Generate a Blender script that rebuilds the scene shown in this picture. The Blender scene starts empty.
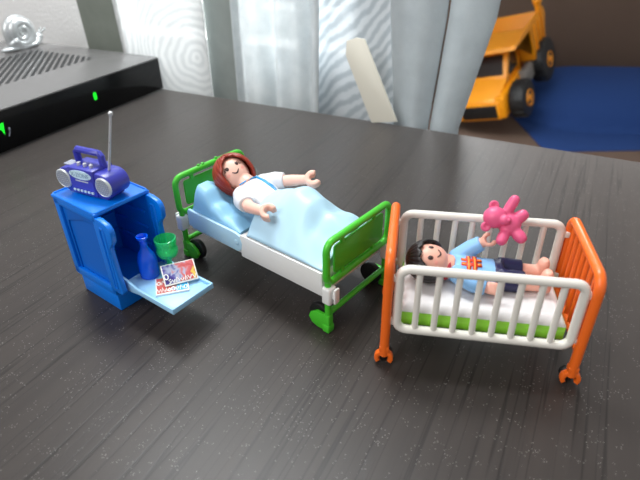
import bpy, bmesh, math, random
from mathutils import Vector as V, Matrix as Mx
K = 0.0055                      # one modelling unit in metres (a 7.5 cm toy is about 14 units)
R = math.radians
PI = math.pi
C = bpy.context.scene.collection
random.seed(4)

# ---------------------------------------------------------------- frames (where each piece stands on the table)
FR = {'world': ((0, 0), 0), 'bed': ((-13.29, 44.19), -40.02), 'cab': ((-22.30, 39.14), -37.17),
      'crib': ((4.887, 29.374), -10.42), 'tab': ((0, 0), 62.8)}

def wpt(fr, p):
    (ox, oy), a = FR[fr]; a = R(a)
    return V((ox + math.cos(a) * p[0] - math.sin(a) * p[1], oy + math.sin(a) * p[0] + math.cos(a) * p[1], p[2]))

# ---------------------------------------------------------------- materials
def lin(c):
    r = []
    for v in c[:3]:
        v /= 255.0
        r.append(v / 12.92 if v <= 0.04045 else ((v + 0.055) / 1.055) ** 2.4)
    return (*r, 1)

def newmat(name):
    m = bpy.data.materials.new(name); m.use_nodes = True
    nt = m.node_tree
    return m, nt, nt.nodes['Principled BSDF'], nt.nodes['Material Output']

def N(nt, t, **kw):
    n = nt.nodes.new(t)
    for k, v in kw.items():
        if k in n.inputs: n.inputs[k].default_value = v
        else: setattr(n, k, v)
    return n

def plastic(name, col, rough=0.35, var=0.06, scale=900, bump=0.0, spec=0.5, sss=0.0, metal=0.0, trans=0.0, coat=0.0):
    m, nt, b, o = newmat(name)
    tc = N(nt, 'ShaderNodeTexCoord')
    no = N(nt, 'ShaderNodeTexNoise', Scale=scale, Detail=3.0)
    nt.links.new(tc.outputs['Object'], no.inputs['Vector'])
    rp = N(nt, 'ShaderNodeMapRange')
    rp.inputs['To Min'].default_value = max(0.02, rough - var); rp.inputs['To Max'].default_value = rough + var
    nt.links.new(no.outputs['Fac'], rp.inputs['Value']); nt.links.new(rp.outputs['Result'], b.inputs['Roughness'])
    b.inputs['Base Color'].default_value = lin(col)
    b.inputs['Specular IOR Level'].default_value = spec
    b.inputs['Metallic'].default_value = metal
    b.inputs['Transmission Weight'].default_value = trans
    b.inputs['Coat Weight'].default_value = coat
    if sss:
        b.inputs['Subsurface Weight'].default_value = sss
        b.inputs['Subsurface Radius'].default_value = (0.004, 0.003, 0.003)
        b.inputs['Subsurface Scale'].default_value = 0.5
    if bump:
        bp = N(nt, 'ShaderNodeBump', Strength=bump, Distance=0.0006)
        nt.links.new(no.outputs['Fac'], bp.inputs['Height']); nt.links.new(bp.outputs['Normal'], b.inputs['Normal'])
    return m

M = {}
def mats():
    M['green'] = plastic('green_plastic', (70, 188, 44), .3)
    M['green_panel'] = plastic('green_panel_plastic', (64, 174, 42), .33)
    M['white'] = plastic('white_plastic', (228, 228, 226), .35)
    M['crib_white'] = plastic('ivory_white_plastic', (222, 218, 210), .38)
    M['mattress'] = plastic('mattress_white_plastic', (226, 224, 224), .5)
    M['lime'] = plastic('lime_green_plastic', (150, 218, 66), .4)
    M['orange'] = plastic('orange_plastic', (238, 106, 30), .32)
    M['black'] = plastic('black_rubber', (18, 18, 19), .5)
    M['blue'] = plastic('blue_plastic', (0, 118, 226), .33)
    M['blue_deep'] = plastic('blue_panel_plastic', (0, 100, 200), .36)
    M['tray'] = plastic('pale_blue_plastic', (156, 206, 242), .35)
    M['sheet'] = plastic('pale_blue_soft_plastic', (178, 214, 234), .42)
    M['pillow'] = plastic('light_blue_soft_plastic', (140, 194, 228), .42)
    M['skin'] = plastic('skin_plastic', (240, 190, 172), .38, sss=.15)
    M['skin2'] = plastic('child_skin_plastic', (236, 176, 156), .4, sss=.15)
    M['redhair'] = plastic('auburn_hair_plastic', (142, 44, 24), .35)
    M['blackhair'] = plastic('black_hair_plastic', (24, 19, 19), .38)
    M['gown'] = plastic('white_gown_plastic', (226, 226, 230), .4)
    M['ribbon'] = plastic('blue_print', (34, 150, 214), .4)
    M['shirt'] = plastic('light_blue_shirt_plastic', (132, 184, 232), .4)
    M['collar'] = plastic('dark_red_print', (176, 36, 54), .4)
    M['shorts'] = plastic('navy_plastic', (24, 26, 74), .4)
    M['ink'] = plastic('dark_brown_print', (50, 22, 20), .4)
    M['blush'] = plastic('pink_cheek_print', (240, 164, 150), .45)
    M['badge_red'] = plastic('red_print', (206, 50, 24), .4)
    M['badge_orange'] = plastic('orange_print', (246, 150, 50), .4)
    M['bear'] = plastic('pink_plastic', (220, 86, 130), .42)
    M['radio'] = plastic('indigo_plastic', (54, 58, 164), .32)
    M['radio2'] = plastic('indigo_light_plastic', (62, 68, 182), .35)
    M['silver'] = plastic('silver_print', (206, 212, 214), .35, metal=.25)
    M['mesh_grey'] = plastic('grey_print', (150, 156, 172), .45)
    M['chrome'] = plastic('grey_metal', (205, 207, 210), .28, var=.02, metal=.4)
    M['pewter'] = plastic('bright_silver', (190, 194, 196), .3, metal=.55, scale=300, bump=.4)
    M['oval'] = plastic('pale_label_print', (200, 226, 238), .4)
    M['faint'] = plastic('faint_grey_print', (140, 170, 190), .5)
    for nm, c, f in (('bottle', (14, 105, 255), .7), ('goblet', (70, 240, 160), .36)):
        m, nt, b, o = newmat('clear_' + nm + '_plastic')
        no = N(nt, 'ShaderNodeTexNoise', Scale=500.0); rp = N(nt, 'ShaderNodeMapRange'); rp.inputs['To Min'].default_value = .06; rp.inputs['To Max'].default_value = .14
        nt.links.new(no.outputs['Fac'], rp.inputs['Value']); nt.links.new(rp.outputs['Result'], b.inputs['Roughness'])
        b.inputs['Base Color'].default_value = lin(c); b.inputs['Specular IOR Level'].default_value = .8
        tp = N(nt, 'ShaderNodeBsdfTransparent'); tp.inputs['Color'].default_value = lin([min(255, 130 + v * .5) for v in c])
        mx = N(nt, 'ShaderNodeMixShader'); mx.inputs['Fac'].default_value = f
        nt.links.new(tp.outputs[0], mx.inputs[1]); nt.links.new(b.outputs[0], mx.inputs[2]); nt.links.new(mx.outputs[0], o.inputs['Surface']); M[nm] = m
    M['router_top'] = plastic('dark_grey_satin_plastic', (112, 111, 111), .24, bump=.1, scale=2500)
    M['router_front'] = plastic('gloss_black_plastic', (8, 9, 11), .16, var=.03, spec=.25)
    M['slot'] = plastic('black_slot', (36, 38, 40), .6)
    M['yellow'] = plastic('yellow_plastic', (238, 150, 10), .4)
    M['dark_glass'] = plastic('dark_window_plastic', (36, 28, 26), .25)
    M['truck_grey'] = plastic('grey_plastic', (120, 116, 112), .5)
    M['lath'] = plastic('cream_wood', (226, 222, 208), .6, scale=120, bump=.2)
    M['blue_cloth'] = plastic('navy_blue_cloth', (40, 68, 124), .85, scale=700, bump=.5, spec=.15)
    M['sofa'] = plastic('brown_cloth', (108, 90, 79), .9, scale=500, bump=.6, spec=.15)
    M['paper'] = plastic('white_paper', (236, 236, 232), .4)
    M['carpet'] = plastic('brown_carpet', (70, 56, 48), .95, scale=200, bump=.8, spec=.1)
    M['wallfar'] = plastic('brown_wall_paint', (92, 80, 72), .8, scale=200, bump=.2)
    M['frame'] = plastic('white_window_paint', (225, 226, 225), .45)
    # emitters
    for nm, c, s in (('led_green', (20, 230, 40), 1.1), ('led_white', (220, 225, 230), .7)):
        m, nt, b, o = newmat(nm)
        b.inputs['Base Color'].default_value = lin(c); b.inputs['Emission Color'].default_value = lin(c)
        b.inputs['Emission Strength'].default_value = s; M[nm] = m
    # table: dark grey-brown wood decor, grain along local x (towards the window), pale dust
    m, nt, b, o = newmat('dark_wood_decor'); L = nt.links.new
    tc = N(nt, 'ShaderNodeTexCoord')
    mp = N(nt, 'ShaderNodeMapping'); mp.inputs['Scale'].default_value = (4, 120, 1); L(tc.outputs['Object'], mp.inputs['Vector'])
    n1 = N(nt, 'ShaderNodeTexNoise', Scale=1.0, Detail=5.0, Roughness=.6, Distortion=.25); L(mp.outputs['Vector'], n1.inputs['Vector'])
    mp2 = N(nt, 'ShaderNodeMapping'); mp2.inputs['Scale'].default_value = (3, 190, 1); L(tc.outputs['Object'], mp2.inputs['Vector'])
    n2 = N(nt, 'ShaderNodeTexNoise', Scale=1.0, Detail=2.0, Distortion=.1); L(mp2.outputs['Vector'], n2.inputs['Vector'])
    r1 = N(nt, 'ShaderNodeValToRGB'); L(n1.outputs['Fac'], r1.inputs['Fac'])
    r1.color_ramp.elements[0].position = .3; r1.color_ramp.elements[0].color = lin((50, 45, 43))
    r1.color_ramp.elements[1].position = .7; r1.color_ramp.elements[1].color = lin((58, 52, 49))
    r2 = N(nt, 'ShaderNodeValToRGB'); sb = N(nt, 'ShaderNodeMath', operation='SUBTRACT'); sb.inputs[1].default_value = .5; L(n2.outputs['Fac'], sb.inputs[0])
    ab = N(nt, 'ShaderNodeMath', operation='ABSOLUTE'); L(sb.outputs[0], ab.inputs[0]); L(ab.outputs[0], r2.inputs['Fac'])
    r2.color_ramp.elements[0].position = .004; r2.color_ramp.elements[0].color = (.4, .4, .4, 1)
    r2.color_ramp.elements[1].position = .026; r2.color_ramp.elements[1].color = (1, 1, 1, 1)
    mu = N(nt, 'ShaderNodeMix', data_type='RGBA', blend_type='MULTIPLY'); mu.inputs['Factor'].default_value = .8
    L(r1.outputs['Color'], mu.inputs[6]); L(r2.outputs['Color'], mu.inputs[7])
    vo = N(nt, 'ShaderNodeTexVoronoi', Scale=900.0); L(tc.outputs['Object'], vo.inputs['Vector'])
    rd = N(nt, 'ShaderNodeTexNoise', Scale=260.0, Detail=1.0); L(tc.outputs['Object'], rd.inputs['Vector'])
    ma = N(nt, 'ShaderNodeMath', operation='LESS_THAN'); ma.inputs[1].default_value = .2; L(vo.outputs['Distance'], ma.inputs[0])
    mb = N(nt, 'ShaderNodeMath', operation='GREATER_THAN'); mb.inputs[1].default_value = .56; L(rd.outputs['Fac'], mb.inputs[0])
    mm = N(nt, 'ShaderNodeMath', operation='MULTIPLY'); L(ma.outputs[0], mm.inputs[0]); L(mb.outputs[0], mm.inputs[1])
    ms = N(nt, 'ShaderNodeMath', operation='MULTIPLY'); ms.inputs[1].default_value = .26; L(mm.outputs[0], ms.inputs[0])
    m2 = N(nt, 'ShaderNodeMix', data_type='RGBA'); m2.inputs[7].default_value = lin((190, 186, 182))
    L(ms.outputs[0], m2.inputs['Factor']); L(mu.outputs[2], m2.inputs[6])
    L(m2.outputs[2], b.inputs['Base Color'])
    mr = N(nt, 'ShaderNodeMapRange'); mr.inputs['To Min'].default_value = .36; mr.inputs['To Max'].default_value = .43; b.inputs['Specular IOR Level'].default_value = .32; b.inputs['Sheen Weight'].default_value = .5; b.inputs['Sheen Roughness'].default_value = .28; b.inputs['Sheen Tint'].default_value = (1, .97, .94, 1)
    L(n1.outputs['Fac'], mr.inputs['Value']); L(mr.outputs['Result'], b.inputs['Roughness'])
    bp = N(nt, 'ShaderNodeBump', Strength=.15, Distance=.0003); L(r2.outputs['Color'], bp.inputs['Height']); L(bp.outputs['Normal'], b.inputs['Normal'])
    M['table'] = m
    # embossed white wallpaper
    m, nt, b, o = newmat('embossed_white_wallpaper'); L = nt.links.new
    tc = N(nt, 'ShaderNodeTexCoord'); no = N(nt, 'ShaderNodeTexNoise', Scale=260.0, Detail=3.0); L(tc.outputs['Object'], no.inputs['Vector'])
    bp = N(nt, 'ShaderNodeBump', Strength=.5, Distance=.002); L(no.outputs['Fac'], bp.inputs['Height']); L(bp.outputs['Normal'], b.inputs['Normal'])
    b.inputs['Base Color'].default_value = lin((236, 236, 236)); b.inputs['Roughness'].default_value = .8
    M['wallpaper'] = m
    # curtains
    def cloth(name, c1, c2, kind, translucency, sheer=0.0, rough=.8):
        m, nt, b, o = newmat(name); L = nt.links.new
        tc = N(nt, 'ShaderNodeTexCoord')
        if kind == 'swirl':
            t = N(nt, 'ShaderNodeTexWave', wave_type='RINGS', Scale=40.0, Distortion=3.5, Detail=2.0, rings_direction='X')
            t.inputs['Detail Scale'].default_value = 1.5
        elif kind == 'brush':
            t = N(nt, 'ShaderNodeTexWave', wave_type='BANDS', bands_direction='DIAGONAL', Scale=46.0, Distortion=5.0, Detail=3.0)
            t.inputs['Detail Scale'].default_value = .8
        else:
            t = N(nt, 'ShaderNodeTexNoise', Scale=60.0, Detail=4.0)
        mp = N(nt, 'ShaderNodeMapping')
        if kind == 'swirl': mp.inputs['Location'].default_value = (0, .044, -.033)
        L(tc.outputs['Object'], mp.inputs['Vector']); L(mp.outputs['Vector'], t.inputs['Vector'])
        fine = N(nt, 'ShaderNodeTexNoise', Scale=1200.0, Detail=1.0); L(tc.outputs['Object'], fine.inputs['Vector'])
        ad = N(nt, 'ShaderNodeMath', operation='MULTIPLY_ADD'); ad.inputs[1].default_value = .3; L(fine.outputs['Fac'], ad.inputs[0]); L(t.outputs['Fac'], ad.inputs[2])
        rp = N(nt, 'ShaderNodeValToRGB'); L(ad.outputs[0], rp.inputs['Fac'])
        rp.color_ramp.elements[0].position = .3; rp.color_ramp.elements[0].color = lin(c1)
        rp.color_ramp.elements[1].position = .95; rp.color_ramp.elements[1].color = lin(c2)
        b.inputs['Roughness'].default_value = rough; b.inputs['Specular IOR Level'].default_value = .2
        L(rp.outputs['Color'], b.inputs['Base Color'])
        tr = N(nt, 'ShaderNodeBsdfTranslucent'); L(rp.outputs['Color'], tr.inputs['Color'])
        mx = N(nt, 'ShaderNodeMixShader'); mx.inputs['Fac'].default_value = translucency
        L(b.outputs['BSDF'], mx.inputs[1]); L(tr.outputs['BSDF'], mx.inputs[2])
        tp = N(nt, 'ShaderNodeBsdfTransparent'); m3 = N(nt, 'ShaderNodeMixShader'); m3.inputs['Fac'].default_value = sheer
        L(mx.outputs['Shader'], m3.inputs[1]); L(tp.outputs['BSDF'], m3.inputs[2]); L(m3.outputs['Shader'], o.inputs['Surface'])
        M[name] = m
    cloth('lace_white', (220, 223, 224), (236, 238, 238), 'swirl', .22, .22)
    cloth('lace_brushed', (204, 212, 217), (238, 242, 245), 'brush', .3, .22)
    cloth('sheer_plain', (208, 215, 218), (238, 242, 243), 'noise', .2, .2)
    cloth('drape_olive', (120, 126, 118), (132, 138, 130), 'noise', .12)
    cloth('gap_slate', (140, 147, 144), (152, 158, 155), 'noise', .15)
    cloth('drape_grey', (188, 196, 200), (206, 213, 216), 'noise', .3)
    # printed booklet covers
    def art(name, cols, scale):
        m, nt, b, o = newmat(name); L = nt.links.new
        tc = N(nt, 'ShaderNodeTexCoord'); no = N(nt, 'ShaderNodeTexNoise', Scale=scale, Detail=2.0, Distortion=.8); L(tc.outputs['Object'], no.inputs['Vector'])
        sp = N(nt, 'ShaderNodeSeparateXYZ'); L(tc.outputs['Generated'], sp.inputs[0])
        ad = N(nt, 'ShaderNodeMath', operation='MULTIPLY_ADD'); ad.inputs[1].default_value = .55
        su = N(nt, 'ShaderNodeMath', operation='MULTIPLY_ADD'); su.inputs[1].default_value = .9; su.inputs[2].default_value = -.18
        L(no.outputs['Fac'], su.inputs[0]); L(sp.outputs['X'], ad.inputs[0]); L(su.outputs[0], ad.inputs[2])
        rp = N(nt, 'ShaderNodeValToRGB'); L(ad.outputs[0], rp.inputs['Fac'])
        while len(rp.color_ramp.elements) < len(cols): rp.color_ramp.elements.new(.5)
        for i, (p, c) in enumerate(cols):
            rp.color_ramp.elements[i].position = p; rp.color_ramp.elements[i].color = lin(c)
        L(rp.outputs['Color'], b.inputs['Base Color']); b.inputs['Roughness'].default_value = .3
        M[name] = m
    art('cover_purple', [(.15, (50, 40, 110)), (.36, (80, 70, 150)), (.5, (170, 180, 205)), (.62, (205, 110, 110)), (.8, (190, 70, 80)), (.95, (220, 190, 80))], 260)
    art('cover_red', [(.15, (190, 60, 60)), (.4, (200, 110, 100)), (.55, (210, 80, 80)), (.68, (120, 190, 220)), (.85, (40, 170, 230))], 300)
mats()

# ---------------------------------------------------------------- mesh helpers (units; scaled to metres on build)
def box(bm, c, s, bev=0.0, seg=2, rot=None):
    t = bmesh.new(); bmesh.ops.create_cube(t, size=1)
    for v in t.verts: v.co = V((v.co.x * s[0], v.co.y * s[1], v.co.z * s[2]))
    if bev: bmesh.ops.bevel(t, geom=t.edges[:], offset=bev, segments=seg, affect='EDGES', profile=.5)
    mt = Mx.Translation(V(c)) @ (rot.to_4x4() if rot else Mx())
    t.transform(mt); merge(bm, t)

def merge(bm, t):
    me = bpy.data.meshes.new('t'); t.to_mesh(me); t.free(); bm.from_mesh(me); bpy.data.meshes.remove(me)

def ring_faces(bm, rings, closed=False, cap=True, wrap=True):
    n = len(rings[0]); m = len(rings)
    for i in range(m if closed else m - 1):
        a, b = rings[i], rings[(i + 1) % m]
        for j in range(n if wrap else n - 1):
            k = (j + 1) % n
            try: bm.faces.new((a[j], a[k], b[k], b[j]))
            except ValueError: pass
    if cap and not closed and wrap:
        bm.faces.new(rings[0][::-1]); bm.faces.new(rings[-1])

def loft(bm, secs, n=20, cap=True):
    """secs: (centre, ux, uy) ellipse axes"""
    t = bmesh.new(); rings = []
    for c, ux, uy in secs:
        c, ux, uy = V(c), V(ux), V(uy)
        rings.append([t.verts.new(c + ux * math.cos(2 * PI * j / n) + uy * math.sin(2 * PI * j / n)) for j in range(n)])
    ring_faces(t, rings, cap=cap); bmesh.ops.recalc_face_normals(t, faces=t.faces); merge(bm, t)

def tube(bm, pts, r, closed=False, n=10, round_ends=False):
    pts = [V(p) for p in pts]; m = len(pts)
    rr = r if isinstance(r, (list, tuple)) else [r] * m
    t = bmesh.new(); rings = []; prev = None
    if round_ends and not closed:
        a = (pts[0] - pts[1]).normalized(); b = (pts[-1] - pts[-2]).normalized()
        pts = [pts[0] + a * rr[0] * .9, pts[0] + a * rr[0] * .6] + pts + [pts[-1] + b * rr[-1] * .6, pts[-1] + b * rr[-1] * .9]
        rr = [rr[0] * .4, rr[0] * .8] + list(rr) + [rr[-1] * .8, rr[-1] * .4]; m = len(pts)
    for i in range(m):
        if closed: d = (pts[(i + 1) % m] - pts[i - 1]).normalized()
        else: d = (pts[min(i + 1, m - 1)] - pts[max(i - 1, 0)]).normalized()
        if prev is None:
            u = d.orthogonal().normalized()
        else:
            u = (prev - d * prev.dot(d)).normalized()
        prev = u; w = d.cross(u)
        rings.append([t.verts.new(pts[i] + (u * math.cos(2 * PI * j / n) + w * math.sin(2 * PI * j / n)) * rr[i]) for j in range(n)])
    if closed:  # align the last ring to the first
        ring_faces(t, rings, closed=True)
    else: ring_faces(t, rings)
    bmesh.ops.recalc_face_normals(t, faces=t.faces); merge(bm, t)

def lathe(bm, prof, c=(0, 0, 0), n=28, axis=None):
    t = bmesh.new(); rings = []
    for r, z in prof:
        rings.append([t.verts.new((max(r, 1e-3) * math.cos(2 * PI * j / n), max(r, 1e-3) * math.sin(2 * PI * j / n), z)) for j in range(n)])
    ring_faces(t, rings); bmesh.ops.recalc_face_normals(t, faces=t.faces)
    q = V(axis).to_track_quat('Z', 'Y').to_matrix().to_4x4() if axis else Mx()
    t.transform(Mx.Translation(V(c)) @ q); merge(bm, t)

def ell(bm, c, rad, rot=None, u=24, v=14):
    t = bmesh.new(); bmesh.ops.create_uvsphere(t, u_segments=u, v_segments=v, radius=1)
    for x in t.verts: x.co = V((x.co.x * rad[0], x.co.y * rad[1], x.co.z * rad[2]))
    t.transform(Mx.Translation(V(c)) @ (rot.to_4x4() if rot else Mx())); merge(bm, t)

def prism(bm, out, o, ux, uy, th, bev=0.0, seg=2):
    """outline (a,b) in the plane o+a*ux+b*uy, extruded by th along ux x uy (centred)"""
    o, ux, uy = V(o), V(ux).normalized(), V(uy).normalized(); nn = ux.cross(uy)
    t = bmesh.new()
    a = [t.verts.new(o + ux * p[0] + uy * p[1] - nn * th / 2) for p in out]
    b = [t.verts.new(o + ux * p[0] + uy * p[1] + nn * th / 2) for p in out]
    fa = t.faces.new(a[::-1]); fb = t.faces.new(b); k = len(out)
    for i in range(k): t.faces.new((a[i], a[(i + 1) % k], b[(i + 1) % k], b[i]))
    bmesh.ops.recalc_face_normals(t, faces=t.faces)
    if bev:
        es = [e for e in t.edges if any(f in (fa, fb) for f in e.link_faces)]
        bmesh.ops.bevel(t, geom=es, offset=bev, segments=seg, affect='EDGES', profile=.5)
    merge(bm, t)

def rrect(w, h, r, n=5, cx=0, cy=0):
    p = []
    for sx, sy, a0 in ((1, 1, 0), (-1, 1, 90), (-1, -1, 180), (1, -1, 270)):
        for i in range(n + 1):
            a = R(a0 + 90 * i / n)
            p.append((cx + sx * (w / 2 - r) + r * math.cos(a), cy + sy * (h / 2 - r) + r * math.sin(a)))
    return p

def arc(r, a0, a1, n, cx=0, cy=0):
    return [(cx + r * math.cos(R(a0 + (a1 - a0) * i / n)), cy + r * math.sin(R(a0 + (a1 - a0) * i / n))) for i in range(n + 1)]

def slab(bm, xs, ys, top, bot):
    """closed solid between a height function and a floor function"""
    t = bmesh.new()
    A = [[t.verts.new((x, y, top(x, y))) for y in ys] for x in xs]
    B = [[t.verts.new((x, y, min(bot(x, y), top(x, y) - .02))) for y in ys] for x in xs]
    nx, ny = len(xs), len(ys)
    for i in range(nx - 1):
        for j in range(ny - 1):
            t.faces.new((A[i][j], A[i + 1][j], A[i + 1][j + 1], A[i][j + 1]))
            t.faces.new((B[i][j], B[i][j + 1], B[i + 1][j + 1], B[i + 1][j]))
    for i in range(nx - 1):
        for j in (0, ny - 1): t.faces.new((A[i][j], A[i + 1][j], B[i + 1][j], B[i][j]))
    for j in range(ny - 1):
        for i in (0, nx - 1): t.faces.new((A[i][j], A[i][j + 1], B[i][j + 1], B[i][j]))
    bmesh.ops.recalc_face_normals(t, faces=t.faces); merge(bm, t)

def lerp(tab, x):
    if x <= tab[0][0]: return tab[0][1]
    for (a, va), (b, vb) in zip(tab, tab[1:]):
        if x <= b:
            s = (x - a) / (b - a); s = s * s * (3 - 2 * s); return va + (vb - va) * s
    return tab[-1][1]

def rng(a, b, n): return [a + (b - a) * i / (n - 1) for i in range(n)]

OFF = V((0, 0, 0))                 # base of the thing being built, in its frame
def thing(name, label, cat, fr='world', base=(0, 0, 0), rotz=0, group=None):
    global OFF
    OFF = V(base)
    o = bpy.data.objects.new(name, None); C.objects.link(o); o.empty_display_size = .02
    o.location = wpt(fr, base) * K; o.rotation_euler = (0, 0, R(FR[fr][1] + rotz))
    o['label'] = label; o['category'] = cat
    if group: o['group'] = group
    return o

def part(name, bm, m, par, ang=40, sub=0, solid=0, remesh=0, smooth=0, off=None, label=None):
    me = bpy.data.meshes.new(name); bm.to_mesh(me); bm.free()
    o = bpy.data.objects.new(name, me)
    if solid or remesh or sub or smooth:
        C.objects.link(o)
        if solid:
            q = o.modifiers.new('s', 'SOLIDIFY'); q.thickness = solid; q.offset = 0
        if remesh:
            q = o.modifiers.new('r', 'REMESH'); q.mode = 'VOXEL'; q.voxel_size = remesh
        if smooth:
            q = o.modifiers.new('m', 'SMOOTH'); q.factor = .5; q.iterations = smooth
        if sub:
            q = o.modifiers.new('b', 'SUBSURF'); q.levels = q.render_levels = sub
        dg = bpy.context.evaluated_depsgraph_get()
        me2 = bpy.data.meshes.new_from_object(o.evaluated_get(dg))
        o.modifiers.clear(); o.data = me2; bpy.data.meshes.remove(me); me = me2; me.name = name
        C.objects.unlink(o)
    me.transform(Mx.Scale(K, 4) @ Mx.Translation(-(OFF if off is None else V(off))))
    me.materials.clear(); me.materials.append(m)
    me.shade_smooth()
    if ang < 180: me.set_sharp_from_angle(angle=R(ang))
    C.objects.link(o)
    if par: o.parent = par
    if label: o['label'] = label
    return o

def single(o, fr, base, label, cat, group=None, rotz=0):
    o.location = wpt(fr, base) * K; o.rotation_euler = (0, 0, R(FR[fr][1] + rotz))
    o['label'] = label; o['category'] = cat
    if group: o['group'] = group

def struct(o): o['kind'] = 'structure'; return o

# ================================================================ SETTING
OFF = V((0, 0, 0))
TH = 136                                     # table height in units (75 cm)
bm = bmesh.new(); box(bm, (200, 300, -TH - 2), (1200, 1100, 4)); struct(part('floor', bm, M['carpet'], None))
bm = bmesh.new(); box(bm, (200, 852, 150), (1200, 6, 572)); struct(part('wall_far', bm, M['wallfar'], None))
# window wall, just behind the curtains (x = towards the window, y = along it)
NW = 86
t = bmesh.new()
Y0, Y1, Z0, Z1 = 38, 94, 8, 180            # the opening
for (ya, yb, za, zb) in ((30, Y0, -TH, 300), (Y1, 330, -TH, 300), (Y0, Y1, -TH, Z0), (Y0, Y1, Z1, 300)):
    box(t, (NW + 9, (ya + yb) / 2, (za + zb) / 2), (18, yb - ya, zb - za))
o = part('wall_back', t, M['wallpaper'], None, ang=30); o.rotation_euler = (0, 0, R(62.8)); struct(o)
t = bmesh.new()
for y in (Y0 + 2.5, (Y0 + Y1) / 2, Y1 - 2.5): box(t, (NW + 12, y, (Z0 + Z1) / 2), (6, 5, Z1 - Z0), .6)
for z in (Z0 + 2.5, Z1 - 2.5): box(t, (NW + 12, (Y0 + Y1) / 2, z), (6, Y1 - Y0, 5), .6)
o = part('window_1', t, M['frame'], None); o.rotation_euler = (0, 0, R(62.8)); struct(o)

# ---------------------------------------------------------------- table
FR_T = 'tab'
tb = thing('table', 'dark grey-brown wood-grain table carrying all the toys', 'table', 'tab', (20, 20, -TH))
t = bmesh.new(); box(t, (77.8 - 65, 25, -2.2), (130, 230, 4.4), .35, 3); part('tabletop', t, M['table'], tb)
for x in (-45, 70):
    for y in (-80, 132):
        t = bmesh.new(); box(t, (x, y, -TH / 2 - 2.3), (9, 9, TH - 4.3), .6); part('leg', t, M['table'], tb)

# ---------------------------------------------------------------- curtains (things hanging at the window)
def curtain(name, label, m, ya_t, yb_t, ya_b, yb_b, fold, x0=79.4, ny=60, group=None):
    zs = [-60, -30, -12, -4, 0, 4, 8, 12, 16, 22, 40, 90, 160, 235]
    t = bmesh.new(); g = []
    for z in zs:
        s = min(max(z / 18.0, 0), 1.0)
        row = []
        for j in range(ny):
            u = j / (ny - 1)
            y = (ya_b + (yb_b - ya_b) * u) * (1 - s) + (ya_t + (yb_t - ya_t) * u) * s
            row.append(t.verts.new((x0 + fold(u, z), y, z)))
        g.append(row)
    ring_faces(t, g, cap=False, wrap=False)
    o = part(name, t, m, None, ang=180, solid=.12, off=(x0, (ya_t + yb_t) / 2, 0))
    single(o, 'tab', (x0, (ya_t + yb_t) / 2, 0), label, 'curtain', group)
    return o
curtain('curtain', 'narrow olive-grey curtain strip beside the white wallpaper behind the black box', M['drape_olive'], 95.2, 84, 94.6, 83.8, lambda u, z: .9 - .5 * math.sin(PI * u))
curtain('curtain', 'white lace curtain with swirling loops behind the corner of the black box', M['lace_white'], 85, 63.6, 84.5, 63.9, lambda u, z: .9 * math.sin(u * 9) * .8 + .5 - 1.2 * math.sin(PI * u))
curtain('curtain', 'slim slate-grey strip filling the darker gap between the swirled lace and the brushed sheer', M['gap_slate'], 65.5, 56.8, 65.7, 57.2, lambda u, z: 3.4)  # stand-in for the darker gap between lace panels, drawn as hanging cloth
curtain('curtain', 'plain pale sheer curtain with soft upright folds behind the bed headboard', M['sheer_plain'], 58.4, 40, 58.7, 40.4, lambda u, z: 1.3 * math.sin(u * 17 + .6) + .6 * math.sin(u * 31) + 1.0, ny=110)
curtain('curtain', 'sheer white curtain with brushed strokes behind the cream lath', M['lace_brushed'], 47, 26.6, 47, 25.8, lambda u, z: .5 * math.sin(u * 12 + .6) + 4.2, ny=80)
curtain('curtain', 'thick grey curtain with a broad flat fold right of the cream lath', M['drape_grey'], 28.8, 20.0, 27, 21.3, lambda u, z: .6 - .9 * math.sin(PI * u) ** .7 + .4 * math.sin(u * 7))
curtain('curtain', 'rounded outermost fold of grey curtain overhanging the table edge by the yellow truck', M['drape_grey'], 19.7, 12.9, 21.0, 16.5, lambda u, z: 1.2 - 2.2 * math.sin(PI * min(max(u, 0), 1)) ** .6)

# ---------------------------------------------------------------- cream lath leaning on the sheer
t = bmesh.new()
ba, tp = V((76.9, 27.6, 0)), V((78.0, 33.7, 12.1))
d = (tp - ba); h = d.length
w = V((0, -1, 0)); w = (w - d.normalized() * w.dot(d.normalized())).normalized()
prism(t, [(-2.0, .72), (2.2, -.5), (1.8, h - .7), (.6, h), (-1.1, h + .2), (-2.1, h - 1.7)], ba, w, d, .35, .06)
lo = min(v.co.z for v in t.verts)
for v in t.verts: v.co.z -= lo - .01
o = part('wooden_lath', t, M['lath'], None, off=(77.4, 30, 0)); single(o, 'tab', (77.4, 30, 0), 'cream wooden lath leaning against the sheer curtain at the back table edge', 'wood strip')

# ---------------------------------------------------------------- set-top box
rt = thing('media_box', 'flat black media box with slotted grey lid and green lights', 'router', 'tab', (54, 92, 0))
t = bmesh.new(); box(t, (52.6, 93.8, 3.1), (49.4, 41, 5.6), .15); part('casing', t, M['router_front'], rt)
t = bmesh.new(); box(t, (52.6, 93.9, 5.99), (49.6, 41.0, .36), .14); part('lid', t, M['router_top'], rt)
t = bmesh.new()
for k in range(30):
    n0 = 70.6 - 1.55 * k
    if n0 < 31: break
    Ln = min(17.5, 71.8 - n0, 40)
    a, b = V((n0, 84.2, 6.2)), V((n0 + Ln, 84.2 + Ln * .92, 6.2))
    dd = b - a
    box(t, (a + b) / 2, (dd.length, .55, .06), 0, rot=Mx.Rotation(math.atan2(dd.y, dd.x), 3, 'Z'))
part('vent_slot', t, M['slot'], rt)
t = bmesh.new(); prism(t, rrect(.62, 1.25, .25), (60.97, 73.28, 3.4), (1, 0, 0), (0, 0, 1), .06); part('status_light', t, M['led_green'], rt, label='green light further along the black front')
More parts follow.
